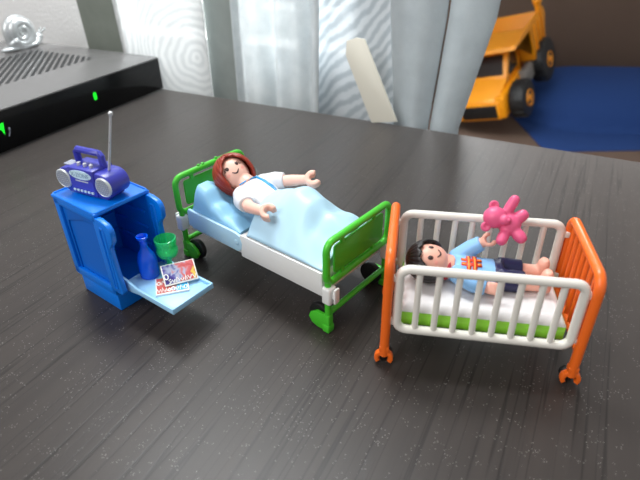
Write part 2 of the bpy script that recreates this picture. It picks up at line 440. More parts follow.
t = bmesh.new(); prism(t, [(-.55, .7), (.55, .8), (.35, -.2), (.25, -.9), (-.05, -.1), (-.5, .1)], (43.6, 73.28, 3.55), (1, 0, 0), (0, 0, 1), .06); part('status_light', t, M['led_green'], rt, label='green light at the near end of the front')
t = bmesh.new(); ell(t, (44.75, 73.3, 3.2), (.16, .1, .22)); tube(t, [(44.75, 73.27, 3.0), (44.55, 73.27, 2.5), (44.35, 73.27, 2.25)], .06); part('front_mark', t, M['mesh_grey'], rt)
for x in (33, 74):
    for y in (77, 110):
        t = bmesh.new(); lathe(t, [(1.2, 0), (1.3, .35)], (x, y, 0)); part('foot', t, M['black'], rt)

# ---------------------------------------------------------------- silver snail
sn = thing('snail_figurine', 'shiny silver snail figurine standing on the lid of the black box', 'figurine', 'tab', (72, 106, 6.2))
def S(x, y, z): return V((72.6 + x * .85, 103.8 + y * .85, 6.2 + z * .8))
# snail: head towards +x (right in view)
t = bmesh.new(); loft(t, [(S(-6.5, 0, .5), (0, .25, 0), (0, 0, .3)), (S(-4.5, 0, .6), (0, 1.3, 0), (0, 0, .55)), (S(0, 0, .7), (0, 1.7, 0), (0, 0, .65)), (S(2.6, 0, .9), (0, 1.4, 0), (0, 0, .85)), (S(3.8, 0, 1.5), (0, .9, .2), (-.3, 0, .8)), (S(4.5, 0, 2.2), (0, .5, .1), (-.3, 0, .4))]); ell(t, S(3.9, 0, 1.9), (1.0, .9, .9)); part('body', t, M['pewter'], sn, remesh=.22, smooth=3, ang=180)
t = bmesh.new()
pts, rad = [], []
for i in range(70):
    a = i * .2; rr = 2.9 * (1 - i / 80.0) + .12
    pts.append(S(-.8 + rr * .95 * math.cos(a + 3.6), -.25 - i * .016, 4.0 + rr * math.sin(a + 3.6))); rad.append(1.35 * (1 - i / 84.0) + .1)
tube(t, pts, rad, n=14); ell(t, S(-.8, .1, 3.9), (3.3, 1.4, 3.3)); part('shell', t, M['pewter'], sn, ang=180)
for s in (-1, 1):
    t = bmesh.new(); tube(t, [S(4.3, s * .3, 2.4), S(5.0, s * .55, 3.1), S(5.5, s * .75, 3.5)], [.2, .16, .14]); ell(t, S(5.55, s * .78, 3.55), (.26, .26, .26), u=12, v=8); part('tentacle', t, M['pewter'], sn, ang=180)

# ================================================================ CABINET
cb = thing('bedside_cabinet', 'toy blue bedside cabinet with the boombox on top', 'cabinet', 'cab', (3, 2.6, 0))
X1, Yw, Zt = 6.05, 5.16, 10.0
t = bmesh.new()
box(t, (3.0, 2.58, 1.0), (5.5, 4.7, 2.0), .12); box(t, (3.02, 2.58, 2.05), (5.9, 5.06, .3), .08)
part('plinth', t, M['blue'], cb)
t = bmesh.new()   # shell: back, far side, near side frame, floor
box(t, (.22, 2.58, 5.9), (.4, 5.1, 7.6), .08)
box(t, (3.02, 4.98, 5.9), (6.0, .34, 7.6), .08)
# near side frame with a chamfered opening
t2o = [(0, 2.0), (6.05, 2.0), (6.05, 9.7), (0, 9.7)]
for (c, s) in (((.35, .17, 5.9), (.7, .34, 7.6)), ((5.8, .17, 5.9), (.5, .34, 7.6)), ((3.02, .17, 2.45), (6.0, .34, .75)), ((3.02, .17, 9.45), (6.0, .34, .5))): box(t, c, s, .06)
box(t, (3.1, 2.58, 2.3), (5.9, 5.0, .3), .05)
part('body', t, M['blue'], cb)
t = bmesh.new()   # recessed side panel, upper field shallower than the chamfered deep field
box(t, (3.02, .42, 5.9), (5.5, .14, 7.2))
prism(t, [(.7, 9.3), (5.6, 9.3), (5.6, 8.6), (3.6, 8.55), (1.1, 7.75), (1.0, 7.3), (1.0, 2.8), (.7, 2.8)], (0, .3, 0), (1, 0, 0), (0, 0, 1), .14, .03)
part('side_panel', t, M['blue_deep'], cb)
t = bmesh.new()   # shelf rails and pegs inside
for z in (4.6, 6.3, 7.9):
    box(t, (3.2, 4.72, z), (4.6, .2, .16), .04); box(t, (.55, 2.6, z), (.2, 4.4, .16), .04)
    ell(t, (.66, 1.4, z - .2), (.12, .16, .16), u=12, v=8)
part('shelf_rail', t, M['blue'], cb)
t = bmesh.new()   # top
box(t, (3.02, 2.58, 9.86), (6.2, 5.3, .28), .1, 3)
tube(t, [(p[0], p[1], 10.0) for p in rrect(6.0, 5.1, .3, 3, 3.02, 2.58)], .1, closed=True, n=8)
part('top', t, M['blue'], cb)
def door_arm(y, s):
    """side guard projecting from the front, with a long groove"""
    out = [(5.95, 2.7), (6.75, 2.6)] + arc(.35, -60, 30, 4, 7.05, 2.95) + [(7.2, 5.0), (7.1, 6.9), (7.2, 7.3), (7.5, 7.65), (7.78, 8.0)] + arc(.85, -5, 80, 8, 7.0, 8.75) + [(6.6, 9.72), (5.95, 9.7)]
    t = bmesh.new(); prism(t, out, (0, y, 0), (1, 0, 0), (0, 0, 1), .5, .1); a = part('side_guard', t, M['blue'], cb)
    t = bmesh.new()
    tube(t, [(6.5, y + s * .25, 3.2), (6.5, y + s * .25, 8.7), (6.6, y + s * .25, 9.0), (6.9, y + s * .25, 9.0), (7.0, y + s * .25, 8.7), (6.85, y + s * .25, 3.2)], .1, closed=True, n=8)
    part('rim', t, M['blue'], a)
door_arm(.16, -1); door_arm(5.0, -1)
t = bmesh.new()   # fold-down tray
TX0, TX1, TY0, TY1, TZ = 6.3, 12.9, .62, 4.95, 2.95
box(t, ((TX0 + TX1) / 2, (TY0 + TY1) / 2, TZ), (TX1 - TX0, TY1 - TY0, .26), .08)
for y in (TY0 + .1, TY1 - .1):
    prism(t, [(TX0, -.35), (TX0 + 1.1, -.3), (TX0 + 2.6, -.05), (TX1, -.1), (TX1, .42), (TX0 + 2, .42), (TX0 + .9, .75), (TX0, .85)], (0, y, TZ), (1, 0, 0), (0, 0, 1), .22, .06)
box(t, (TX1 - .1, (TY0 + TY1) / 2, TZ + .17), (.22, TY1 - TY0, .5), .08)
part('tray', t, M['tray'], cb, label='pale blue fold-down tray')

TS = TZ + .13   # tray surface
# ---------------------------------------------------------------- bottle, goblet, booklets
t = bmesh.new(); lathe(t, [(.05, 0), (.72, 0), (.82, .1), (.84, .9), (.82, 1.7), (.7, 2.2), (.45, 2.65), (.33, 2.95), (.3, 3.5), (.34, 3.6), (.5, 3.85), (.5, 4.0), (.42, 4.02), (.24, 3.7), (.2, 3.0), (.05, 2.8)], (0, 0, 0))
o = part('bottle', t, M['bottle'], None, off=(0, 0, 0), ang=60); single(o, 'cab', (7.35, 2.8, TS), 'translucent blue toy bottle standing on the pale blue tray', 'bottle')
t = bmesh.new(); lathe(t, [(.05, 0), (.8, 0), (.82, .14), (.35, .3), (.24, .6), (.24, 1.25), (.5, 1.5), (.85, 1.75), (1.0, 2.15), (1.0, 2.5), (.86, 2.75), (.86, 2.85), (.98, 3.1), (1.02, 3.7), (.92, 3.75), (.84, 3.1), (.74, 2.85), (.86, 2.4), (.8, 2.1), (.5, 1.8), (.05, 1.7)], (0, 0, 0), n=32)
o = part('goblet', t, M['goblet'], None, off=(0, 0, 0), ang=60); o.scale = (.92, .92, .86); single(o, 'cab', (8.05, 4.45, TS), 'translucent green goblet standing on the pale blue tray', 'cup')

def squiggle(t, x0, x1, y, z, amp, k, seed, r=.055):
    rd = random.Random(seed); x = x0
    while x < x1:
        w = rd.uniform(.16, .34); a = amp * rd.uniform(.6, 1.1)
        kind = rd.choice('olsv')
        if kind == 'o': p = [(x + w / 2 + w / 2 * math.cos(i * .7), y + a / 2 + a / 2 * math.sin(i * .7), z) for i in range(10)]
        elif kind == 'l': p = [(x + .02, y, z), (x + .1, y + a * 1.25, z), (x + w, y + .05, z)]
        elif kind == 's': p = [(x + w, y + a, z), (x, y + a * .8, z), (x + w, y + a * .3, z), (x, y, z)]
        else: p = [(x, y + a, z), (x + w / 2, y, z), (x + w, y + a, z)]
        tube(t, p, r, n=5); x += w + .07
def booklet(label, m, base, rot, w, h, th, seed, lines):
    global OFF
    b = thing('booklet', label, 'booklet', 'cab', base); b.rotation_euler = (Mx.Rotation(R(FR['cab'][1]), 3, 'Z') @ rot).to_euler(); OFF = V((0, 0, 0))
    t = bmesh.new(); box(t, (0, 0, th / 2), (w, h, th), .03); part('pages', t, M['paper'], b)
    t = bmesh.new(); box(t, (0, .03, th + .01), (w - .2, h - .2, .03)); part('cover_art', t, m, b)
    t = bmesh.new()
    for (x0, x1, y, amp, sd) in lines: squiggle(t, x0, x1, y, th + .03, amp, 1, sd)
    part('lettering', t, M['paper'], b)
booklet('booklet with red and cyan cover lying flat on the pale tray', M['cover_red'], (10.1, 2.9, TS), Mx.Rotation(R(53), 3, 'Z'), 2.7, 2.3, .18, 3, [(-1.2, 1.1, -.95, .5, 11), (-1.2, -.5, .1, .45, 5)])
booklet('booklet with purple and pink cover propped up on the flat booklet', M['cover_purple'], (10.08, 3.84, TS + .78), Mx.Rotation(R(60), 3, 'Z') @ Mx.Rotation(R(34), 3, 'X'), 2.8, 1.9, .14, 8, [(-1.0, 1.25, -.8, .38, 21), (-1.3, -.95, -.4, .45, 2)])

# ---------------------------------------------------------------- boombox
rd = thing('boombox', 'indigo blue toy boombox with a long silver aerial on the blue cabinet', 'radio', 'cab', (2.85, 2.5, 10.1), rotz=11); rd.scale = (.93, .93, .93)
OFF = V((0, 0, 0))
t = bmesh.new()
out = arc(1.12, 90, 270, 10, -2.05, 1.25) + arc(1.12, -90, 90, 10, 2.05, 1.25)
prism(t, out, (0, 0, 0), (1, 0, 0), (0, 0, 1), 2.2, .12)
box(t, (-.1, -.05, 1.35), (3.0, 2.36, 2.5), .14); box(t, (0, 0, .1), (4.6, 2.0, .2), .05)
rb = part('casing', t, M['radio'], rd)
t = bmesh.new(); tube(t, [(-1.7, .3, 2.4), (-1.7, .3, 3.45), (-1.5, .3, 3.65), (1.0, .3, 3.65), (1.2, .3, 3.45), (1.25, .3, 2.4)], .3, n=8); part('handle', t, M['radio'], rd)
for x, nm in ((-2.35, 'left'), (2.3, 'right')):
    t = bmesh.new(); lathe(t, [(.86, 0), (.9, .12), (.82, .2), (.78, .16), (.02, .2)], (x, -1.08, 1.3), axis=(0, -1, 0)); sp = part('speaker', t, M['silver'], rd)
    t = bmesh.new()
    for i in range(-3, 4):
        L_ = math.sqrt(.72 ** 2 - (i * .2) ** 2)
        box(t, (x + i * .2, -1.29, 1.3), (.05, .02, 2 * L_)); box(t, (x, -1.29, 1.3 + i * .2), (2 * L_, .02, .05))
    part('grille', t, M['mesh_grey'], sp)
t = bmesh.new(); prism(t, [(1.28 * math.cos(a * PI / 16), .42 * math.sin(a * PI / 16)) for a in range(32)], (-.1, -1.24, 2.05), (1, 0, 0), (0, 0, 1), .08); lb = part('label_plate', t, M['oval'], rd, label='pale oval name plate')
cu = bpy.data.curves.new('lettering', 'FONT'); cu.body = 'X-ZONE'; cu.size = .56; cu.align_x = 'CENTER'; cu.extrude = .008
fo = bpy.data.objects.new('t', cu); C.objects.link(fo); dg = bpy.context.evaluated_depsgraph_get()
fm = bpy.data.meshes.new_from_object(fo.evaluated_get(dg)); bpy.data.objects.remove(fo)
t = bmesh.new(); t.from_mesh(fm); t.transform(Mx.Translation((-.1, -1.3, 1.86)) @ Mx.Rotation(PI / 2, 4, 'X')); part('lettering', t, M['faint'], lb)
t = bmesh.new(); prism(t, rrect(2.7, 1.0, .08), (-.1, -1.22, 1.1), (1, 0, 0), (0, 0, 1), .1); part('cassette_door', t, M['radio2'], rd)
t = bmesh.new(); box(t, (-.05, -1.25, 1.47), (1.5, .08, .12), .02); part('tuner_strip', t, M['silver'], rd)
for i in range(6):
    t = bmesh.new(); box(t, (-1.15 + i * .42, -1.28, .52), (.26, .16, .22), .04); part('play_button', t, M['oval'], rd)
for i in range(3):
    t = bmesh.new(); lathe(t, [(.17, 0), (.17, .3), (.1, .36)], (-.75 + i * .72, -.55, 2.55), n=14); part('knob', t, M['chrome'], rd)
t = bmesh.new(); box(t, (-2.2, -.1, 2.38), (1.0, .9, .12), .03); part('top_plate', t, M['mesh_grey'], rd)
t = bmesh.new(); tube(t, [(2.0, .1, 2.3), (3.35, .45, 7.35)], [.12, .1], n=10); ell(t, (3.37, .455, 7.43), (.2, .2, .2), u=14, v=10); part('antenna', t, M['chrome'], rd, label='thin silver aerial with a ball tip')

# ================================================================ HOSPITAL BED
BL, BW = 17.9, 8.62
bd = thing('hospital_bed', 'toy hospital bed with green end frames on black wheels', 'bed', 'bed', (BL / 2, BW / 2, 0))
def end_frame(x, inner):
    """inner: direction along x towards the middle of the bed"""
    foot = inner < 0
    e = bmesh.new()
    zb, zt = 4.75, 8.8
    ring = [(x, p[0], p[1]) for p in rrect(BW - .1, zt - zb - .3, .8, 5, BW / 2, (zb + zt) / 2)]
    tube(e, ring, .3, closed=True, n=10)
    for y in (.22, BW - .22):
        tube(e, [(x, y, zb + .4), (x, y, .35)], .28, n=10)
        box(e, (x, y, 1.0), (.62, .62, 1.7), .12)
    tube(e, [(x, .2, 1.9), (x, BW - .2, 1.9)], .26, n=10)
    for y, z, h in ((2.0, zt - .35, .5), (6.3, zt - .35, .5), (2.0, zb + .35, .5), (6.3, zb + .35, .5)):
        box(e, (x, y, z + (-.16 if z > 6 else .16)), (.26, .4, h + .25), .06)
    if not foot:
        for y in (3.0, 3.5, 5.2): box(e, (x, y, zt + .12), (.22, .3, .34), .06)
    f = part('footboard' if foot else 'headboard', e, M['green'], bd)
    p = bmesh.new(); prism(p, rrect(BW - 1.95, zt - zb - 1.45, .3, 4, BW / 2, (zb + zt) / 2), (x, 0, 0), (0, 1, 0), (0, 0, 1), .2, .05)
    part('panel', p, M['green_panel'], f)
    for y in (.22, BW - .22):
        p = bmesh.new(); box(p, (x - inner * .1, y, 3.9), (.85, .95, 1.6), .18, 3); box(p, (x - inner * .78, y + (.1 if y < 4 else -.1), 4.0), (.2, .6, 1.4), .08); box(p, (x - inner * .5, y, 4.0), (.5, .3, .5)); part('clip', p, M['white'], f)
    for y, s in ((.22, 1), (BW - .22, -1)):
        # swivel fork with a wheel on the inner side
        p = bmesh.new()
        out = [(0, .25), (0, 1.75), (.5 * inner, 1.75), (1.1 * inner, 1.75), (1.75 * inner, 1.3), (1.9 * inner, .85), (1.6 * inner, .35), (1.0 * inner, .12), (.3 * inner, .12)]
        prism(p, out, (x, y - s * .1, 0), (1, 0, 0), (0, 0, 1), .34, .07)
        box(p, (x, y, .45), (.7, .8, .75), .12)
        k = part('caster_fork', p, M['green'], bd)
        p = bmesh.new(); lathe(p, [(.06, -.3), (.7, -.3), (1.0, -.26), (1.08, -.12), (1.08, .12), (1.0, .26), (.7, .3), (.06, .3)], (x + inner * 1.15, y + s * .42, 1.09), axis=(0, 1, 0)); part('wheel', p, M['black'], k)
        p = bmesh.new(); lathe(p, [(.02, -.3), (.26, -.3), (.3, -.24), (.3, .1), (.02, .1)], (x + inner * 1.15, y - s * .12, 1.0), axis=(0, -s, 0)); part('hub_hole', p, M['black'], k)
end_frame(-.3, 1); end_frame(BL, -1)
t = bmesh.new()
box(t, (12.8, BW / 2, 4.65), (9.3, BW - .3, 2.1), .12)
box(t, (12.8, .12, 4.65), (9.3, .24, 2.25), .08); box(t, (12.8, BW - .12, 4.65), (9.3, .24, 2.25), .08)
box(t, (5.0, BW / 2, 3.75), (8.4, BW - .7, .5), .1)
part('bed_base', t, M['white'], bd)
t = bmesh.new()
for y in (.1, BW - .1):
    prism(t, [(1.0, 4.15), (7.7, 3.9), (8.25, 4.2), (8.4, 4.9), (8.2, 5.6), (7.6, 5.8), (1.2, 5.95), (1.0, 5.7)], (0, y, 0), (1, 0, 0), (0, 0, 1), .3, .09)
box(t, (4.6, BW / 2, 4.75), (7.0, BW - .4, 1.4), .1)
hs = part('head_section', t, M['sheet'], bd, label='pale blue head section')
for y, s in ((-.06, -1), (BW + .06, 1)):
    t = bmesh.new(); lathe(t, [(.02, 0), (.26, 0), (.26, .06), (.2, .1), (.02, .1)], (7.75, y, 4.9), axis=(0, s, 0), n=16); part('pivot', t, M['sheet'], hs)

# pillow: a wedge with a sharp ridge at the head end
def pil(x, y):
    h = lerp([(1.45, 5.95), (2.2, 8.5), (3.0, 8.25), (4.4, 7.1), (6.0, 6.35), (8.0, 5.85)], x)
    e = min(y - .25, BW - .25 - y)
    edge = min(1, max(0, e) / .5) ** .5
    dip = .75 * max(0, 1 - ((y - 4.2) / 2.3) ** 2) * (1 if x > 2 else .2); h = 5.8 + (h - 5.8) * (1 - .62 * min(1, max(0, (y - 3.4) / 2.6)))
    return 5.72 + (h - 5.72 - dip) * (.55 + .45 * edge) if h - dip > 5.75 else 5.74
pw = thing('pillow', 'light blue wedge pillow behind the red-haired figure', 'pillow', 'bed', (4, 4.2, 5.7))
t = bmesh.new(); slab(t, rng(1.4, 8.0, 34), rng(.25, BW - .25, 40), pil, lambda x, y: 5.62); part('cushion', t, M['pillow'], pw, ang=75)

# ---------------------------------------------------------------- figures
def head_frame(c, n, up):
    n = V(n).normalized(); up = V(up); up = (up - n * up.dot(n)).normalized()
    X = (-n).cross(up)                       # figure's left when facing -Y
    m = Mx((X, -n, up)).transposed(); c = V(c)
    return (lambda x, y, z: c + m @ V((x, y, z))), m

def face_disc(H, hr, az, el, w, h, bulge=.05, n=20):
    """small printed patch on the head, centred at azimuth/elevation (deg)"""
    t = bmesh.new(); rings = []
    for k in (0, .5, 1.0):
        ring = []
        for j in range(n):
            a = az + k * w * math.cos(2 * PI * j / n); e = el + k * h * math.sin(2 * PI * j / n)
            r = hr + (bulge if k < 1 else bulge * .3)
            ca = R(a); ce = R(e)
            ring.append(t.verts.new(H(r * math.sin(ca) * math.cos(ce), -r * math.cos(ca) * math.cos(ce), r * math.sin(ce) * HZ)))
        rings.append(ring)
    for i in (1, 2): 
        for j in range(n): t.faces.new((rings[i - 1][j], rings[i - 1][(j + 1) % n], rings[i][(j + 1) % n], rings[i][j]))
    t.faces.new(rings[0][::-1]); bmesh.ops.remove_doubles(t, verts=t.verts, dist=1e-5); bmesh.ops.recalc_face_normals(t, faces=t.faces)
    return t
HZ = 1.06
def head_pt(H, r, a, e):
    a, e = R(a), R(e); return H(r * math.sin(a) * math.cos(e), -r * math.cos(a) * math.cos(e), r * math.sin(e) * HZ)

def hair_cap(H, r0, low, groove=.05, k=26, nu=96, nv=22, flare=0.0):
    """shell from the crown down to elevation low(azimuth)"""
    t = bmesh.new(); rings = []
    for i in range(nv):
        ring = []
        for j in range(nu):
            az = 360 * j / nu - 180
            lo = low(az); el = 88 - (88 - lo) * (i / (nv - 1)) ** .9
            f = max(0, 1 - abs(i / (nv - 1) - .55) * .9)
            r = r0 * (1 + .02 * f + flare * (i / (nv - 1)) ** 2 * (1 if abs(az) > 50 else .3)) + groove * math.sin(az * PI / 180 * k + el * .05) * f
            if i == nv - 1: r -= .05
            ring.append(t.verts.new(head_pt(H, r, az, el)))
        rings.append(ring)
    ring_faces(t, rings, cap=False); t.faces.new(rings[0][::-1])
    bmesh.ops.recalc_face_normals(t, faces=t.faces)
    return t

def smile(H, r, az0, az1, el, sag, rad):
    t = bmesh.new()
    tube(t, [head_pt(H, r, az0 + (az1 - az0) * i / 12, el - sag * math.sin(PI * i / 12)) for i in range(13)], [rad * (.5 + .5 * math.sin(PI * i / 12)) for i in range(13)], n=8)
    return t

def hand(bm, c, axis, opening, ro=.62, ri=.3, w=.92):
    """hollow grip: fingers on one side, thumb on the other, curling round an open palm"""
    axis = V(axis).normalized(); op = V(opening); op = (op - axis * op.dot(axis)).normalized(); sd = axis.cross(op)
    out = arc(ro, 48, 312, 16) + arc(ri, 312, 48, 16)
    prism(bm, out, c, op, sd, w, .13, 3)

def figure_body(par, H, hr, head_c, neck, arms, mat, extra=None):
    t = bmesh.new()
    # head: rounded drum
    prof = []
    for i in range(21):
        e = -90 + 9 * i; ce, se = math.cos(R(e)), math.sin(R(e))
        prof.append((hr * (abs(ce) ** .82), hr * HZ * math.copysign(abs(se) ** .9, se)))
    tt = bmesh.new(); rings = []
    for r, z in prof: rings.append([tt.verts.new(H(max(r, .01) * math.cos(2 * PI * j / 32), max(r, .01) * math.sin(2 * PI * j / 32), z)) for j in range(32)])
    ring_faces(tt, rings); bmesh.ops.recalc_face_normals(tt, faces=tt.faces); merge(t, tt)
    tube(t, [head_c, neck], [.85, .95], n=16)
    for a in arms:
        tube(t, a['pts'], a['r'], n=14)
        hand(t, a['hand'], a['axis'], a['open'], a.get('ro', .62))
    if extra: extra(t)
    return part('body', t, mat, par, remesh=.085, smooth=2, ang=180)

# ---- woman in the bed
wm = thing('toy_figure', 'auburn-haired toy woman in a white gown lying in the green bed', 'toy figure', 'bed', (6, 4.2, 6))
hc = V((3.4, 4.1, 8.7))
H, hm = head_frame(hc, (.55, -.42, .76), (-.86, .05, .5))
sh = {}
near_el, far_el = V((8.3, 1.35, 8.0)), V((8.2, 7.0, 8.35))
def torso_core(t):
    loft(t, [((4.9, 4.2, 8.2), (0, .9, 0), (.3, 0, .6)), ((6.2, 4.2, 7.55), (0, 1.5, 0), (.2, 0, .7)), ((8.5, 4.2, 7.0), (0, 1.2, 0), (.2, 0, .6))])
figure_body(wm, H, 1.46, hc, (5.3, 4.2, 8.0),
            [dict(pts=[(6.1, 2.6, 7.85), near_el, (9.7, 1.25, 8.2), (10.2, 1.25, 8.3)], r=[.55, .55, .45, .42], hand=(10.8, 1.2, 8.4), axis=(.35, -.45, .85), open=(1, .15, -.1), ro=.74),
             dict(pts=[(6.1, 5.8, 7.95), far_el, (9.5, 7.4, 8.65), (9.9, 7.5, 8.7)], r=[.55, .55, .45, .42], hand=(10.35, 7.55, 8.9), axis=(.35, -.5, .75), open=(.5, .75, .25), ro=.78)], M['skin'], torso_core)
def gown():
    t = bmesh.new()
    def sec(x, z, wy, th, lean=.35): return ((x, 4.2, z), (0, wy, 0), (lean * th, 0, th))
    loft(t, [sec(5.0, 7.95, 1.0, .55), sec(5.35, 7.85, 1.55, .85), sec(6.1, 7.6, 1.85, 1.08), sec(7.2, 7.35, 1.7, 1.12), sec(8.6, 7.05, 1.5, 1.0), sec(9.6, 6.85, 1.7, .95), sec(12.0, 6.7, 2.0, .85), sec(14.4, 6.6, 2.1, .7)], n=28)
    for sh_, el_, tip in (((6.0, 2.75, 7.8), (6.9, 2.0, 7.9), (7.75, 1.6, 7.95)), ((5.9, 5.65, 7.9), (6.8, 6.3, 8.1), (7.5, 6.72, 8.22))):
        tube(t, [sh_, el_, tip], [.85, .92, .78], n=18, round_ends=False)
        ell(t, sh_, (.95, .9, .88))
    return t
part('gown', gown(), M['gown'], wm, remesh=.09, smooth=3, ang=180)
t = bmesh.new()   # blue ribbon trim: V neck and a sash across
def gz(x, y):   # top of the torso
    c = lerp([(5.0, 8.5), (5.35, 8.72), (6.1, 8.70), (7.2, 8.49), (8.6, 8.07)], x)
    return c - .42 * ((y - 4.2) / 1.75) ** 2 * 1.6
def trim(pts, r): tube(t, [(x, y, gz(x, y) + .06) for x, y in pts], r, n=6)
trim([(5.30 + .25 * math.sin(i * PI / 8), 3.1 + .3 * i) for i in range(9)], .07)
trim([(5.45 + .14 * i, 5.35 - .02 * i) for i in range(13)], .1); trim([(5.5 + .3 * i, 5.05 - .03 * i) for i in range(11)], .1)
trim([(5.5 + .22 * i, 5.2 - .03 * i) for i in range(10)], .11); trim([(6.1 + .25 * i, 5.5 - .06 * i) for i in range(9)], .07)
part('ribbon', t, M['ribbon'], wm, ang=180)
def low_w(az):
    a = abs(az)
    # hair sweeps low on her right (negative azimuth), shorter on her left
    fr_ = lerp([(0, 44), (28, 34), (48, 8), (60, -32), (80, -55), (180, -58)], a) if az > 0 else lerp([(0, 42), (20, 30), (40, 4), (54, -40), (72, -74), (180, -68)], a)
    return fr_
part('hair', hair_cap(H, 1.70, low_w, flare=.13), M['redhair'], wm, solid=.3, ang=180)
for az, w_ in ((-21, 6.4), (21, 6.4)):
    part('eye', face_disc(H, 1.46, az, 8, w_, 7.6), M['ink'], wm, ang=180)
t = bmesh.new()
for s in (-1, 1):
    for k in (0, 1, 2): tube(t, [head_pt(H, 1.49, s * (25 + 2 * k), 12 - 4 * k), head_pt(H, 1.49, s * (33 + 2 * k), 15 - 6 * k)], .03, n=5)
part('eyelash', t, M['ink'], wm, ang=180)
part('mouth', smile(H, 1.48, -14, 14, -12, 9, .075), M['ink'], wm, ang=180)
for az in (-33, 33): part('cheek', face_disc(H, 1.465, az, -14, 8, 7, .02), M['blush'], wm, ang=180)

# ---- blanket over her
def blk(x, y):
    ridge = lerp([(8.2, 8.2), (9.0, 8.55), (10.2, 9.1), (11.7, 9.6), (13.2, 9.25), (15.0, 8.3), (17.3, 7.5)], x)
    e = 5.85
    yc = (y - 4.2) / 4.0
    a = abs(yc)
    prof = (1 - a ** 2.3) if a < 1 else 0
    prof = prof * .62 + .38 * math.cos(min(a, 1) * PI / 2) ** 2
    z = e + (ridge - e) * prof
    # folds running from the knees down to the sides and to the feet
    f = .20 * math.sin((x * .9 + y * .55) * 1.5) * math.sin(PI * min(a, 1)) + .14 * math.sin(y * 2.3 - x * .5) * max(0, (x - 11.0) / 6.0) * (1 - a ** 4 if a < 1 else 0)
    return max(z + f, e - .02 + .0 * x)
def bx0(y):   # head-side hem curves back at the sides
    return 8.35 + .55 * math.cos((y - 4.2) / 4.1 * PI / 2) * -1 + .55
t = bmesh.new(); A = []
ys = rng(.22, BW - .2, 46)
for i in range(46):
    row = []
    for y in ys:
        x0 = 8.55 + .9 * (1 - math.sin(PI * (y - .2) / 8.0)) ** 2 * .4 - .25 * math.sin(PI * (y - .2) / 8.0)
        x = x0 + (17.35 - x0) * i / 45
        z = blk(x, y)
        if i == 0: z = max(z - .25, 5.8)
        row.append(t.verts.new((x, y, z)))
    A.append(row)
ring_faces(t, A, cap=False, wrap=False); bmesh.ops.recalc_face_normals(t, faces=t.faces)
o = part('blanket', t, M['sheet'], None, solid=.16, ang=180, off=(13, 4.2, 5.9)); single(o, 'bed', (13, 4.2, 5.9), 'pale blue blanket covering the legs of the red-haired figure', 'blanket')

# ================================================================ CRIB
CL, CW = 13.30, 7.75
cr = thing('crib', 'toy crib with ivory rails and orange barred ends', 'crib', 'crib', (CL / 2, CW / 2, 0))
def rail(y, s):
    t = bmesh.new(); xa, xb, za, zb = .62, 12.75, 3.45, 8.85
    ring = [(p[0], y, p[1]) for p in rrect(xb - xa, zb - za, .75, 6, (xa + xb) / 2, (za + zb) / 2)]
    tube(t, ring, .34, closed=True, n=12)
    for x in (.1, CL - .1):
        for z in (4.1, 8.0): box(t, (x + (.15 if x < 5 else -.15), y, z), (.7, .42, .5), .1)
    f = part('side_rail', t, M['crib_white'], cr)
    for i in range(8):
        x = xa + (xb - xa) * (i + 1) / 9
        p = bmesh.new(); tube(p, [(x, y, za + .1), (x, y, zb - .1)], .24, n=10); part('spindle', p, M['crib_white'], f)
rail(.0, -1); rail(CW, 1)
def crib_end(x, s, zt):
    t = bmesh.new(); y0, y1 = -.22, CW + .22
    pts = [(x, y0, .9), (x, y0, 3), (x, y0, zt - 1.2)] + [(x, y0 + 1.0 - 1.0 * math.cos(R(a)), zt - 1.0 + 1.0 * math.sin(R(a))) for a in (15, 35, 55, 75, 90)]
    pts += [(x, y1 - 1.0 + 1.0 * math.sin(R(a)), zt - 1.0 + 1.0 * math.cos(R(a))) for a in (0, 15, 35, 55, 75)] + [(x, y1, zt - 1.2), (x, y1, 3), (x, y1, .9)]
    tube(t, pts, .36, n=12)
    tube(t, [(x, y0, 3.1), (x, y1, 3.1)], .3, n=10)
    f = part('end_frame', t, M['orange'], cr)
    for i in range(7):
        y = y0 + (y1 - y0) * (i + 1) / 8
        p = bmesh.new(); tube(p, [(x, y, 3.1), (x, y, zt - .1)], .2, n=8); part('bar', p, M['orange'], f)
    for y, q in ((y0, 1), (y1, -1)):
        p = bmesh.new()
        out = arc(.74, 310, 590, 18, 0, .74) + arc(.4, 590, 310, 14, 0, .74)
        out = [(a, b) for a, b in out]
        rotq = arc  # open side points down
        prism(p, [((a) * math.cos(R(0)), b) for a, b in arc(.72, -40, 220, 18, 0, .62) + arc(.38, 220, -40, 14, 0, .62)], (x, y, 0), (1, 0, 0), (0, 0, 1), .5, .08)
        box(p, (x, y, 1.55), (.74, .6, .5), .08)
        ff = part('foot_clip', p, M['orange'], cr)
        p = bmesh.new(); lathe(p, [(.05, -.22), (.5, -.22), (.6, -.1), (.6, .1), (.5, .22), (.05, .22)], (x - s * .05, y + q * .62, .61), axis=(0, 1, 0)); box(p, (x, y + q * .25, .62), (.2, .8, .2)); part('wheel', p, M['black'], ff)
crib_end(-.12, -1, 9.7); crib_end(CL + .12, 1, 9.45)
t = bmesh.new(); box(t, (6.65, CW / 2, 4.0), (11.7, CW - 1.2, 1.3), .15); part('mattress_base', t, M['lime'], cr, label='lime green mattress base')
def mat_top(x, y): 
    e = min(x - .9, 12.4 - x, y - .55, CW - .55 - y)
    return 4.7 + .55 * min(1, max(e, 0) / .5) ** .5
t = bmesh.new(); slab(t, rng(.9, 12.4, 60), rng(.55, CW - .55, 40), mat_top, lambda x, y: 4.62); part('mattress', t, M['mattress'], cr, label='white mattress top')

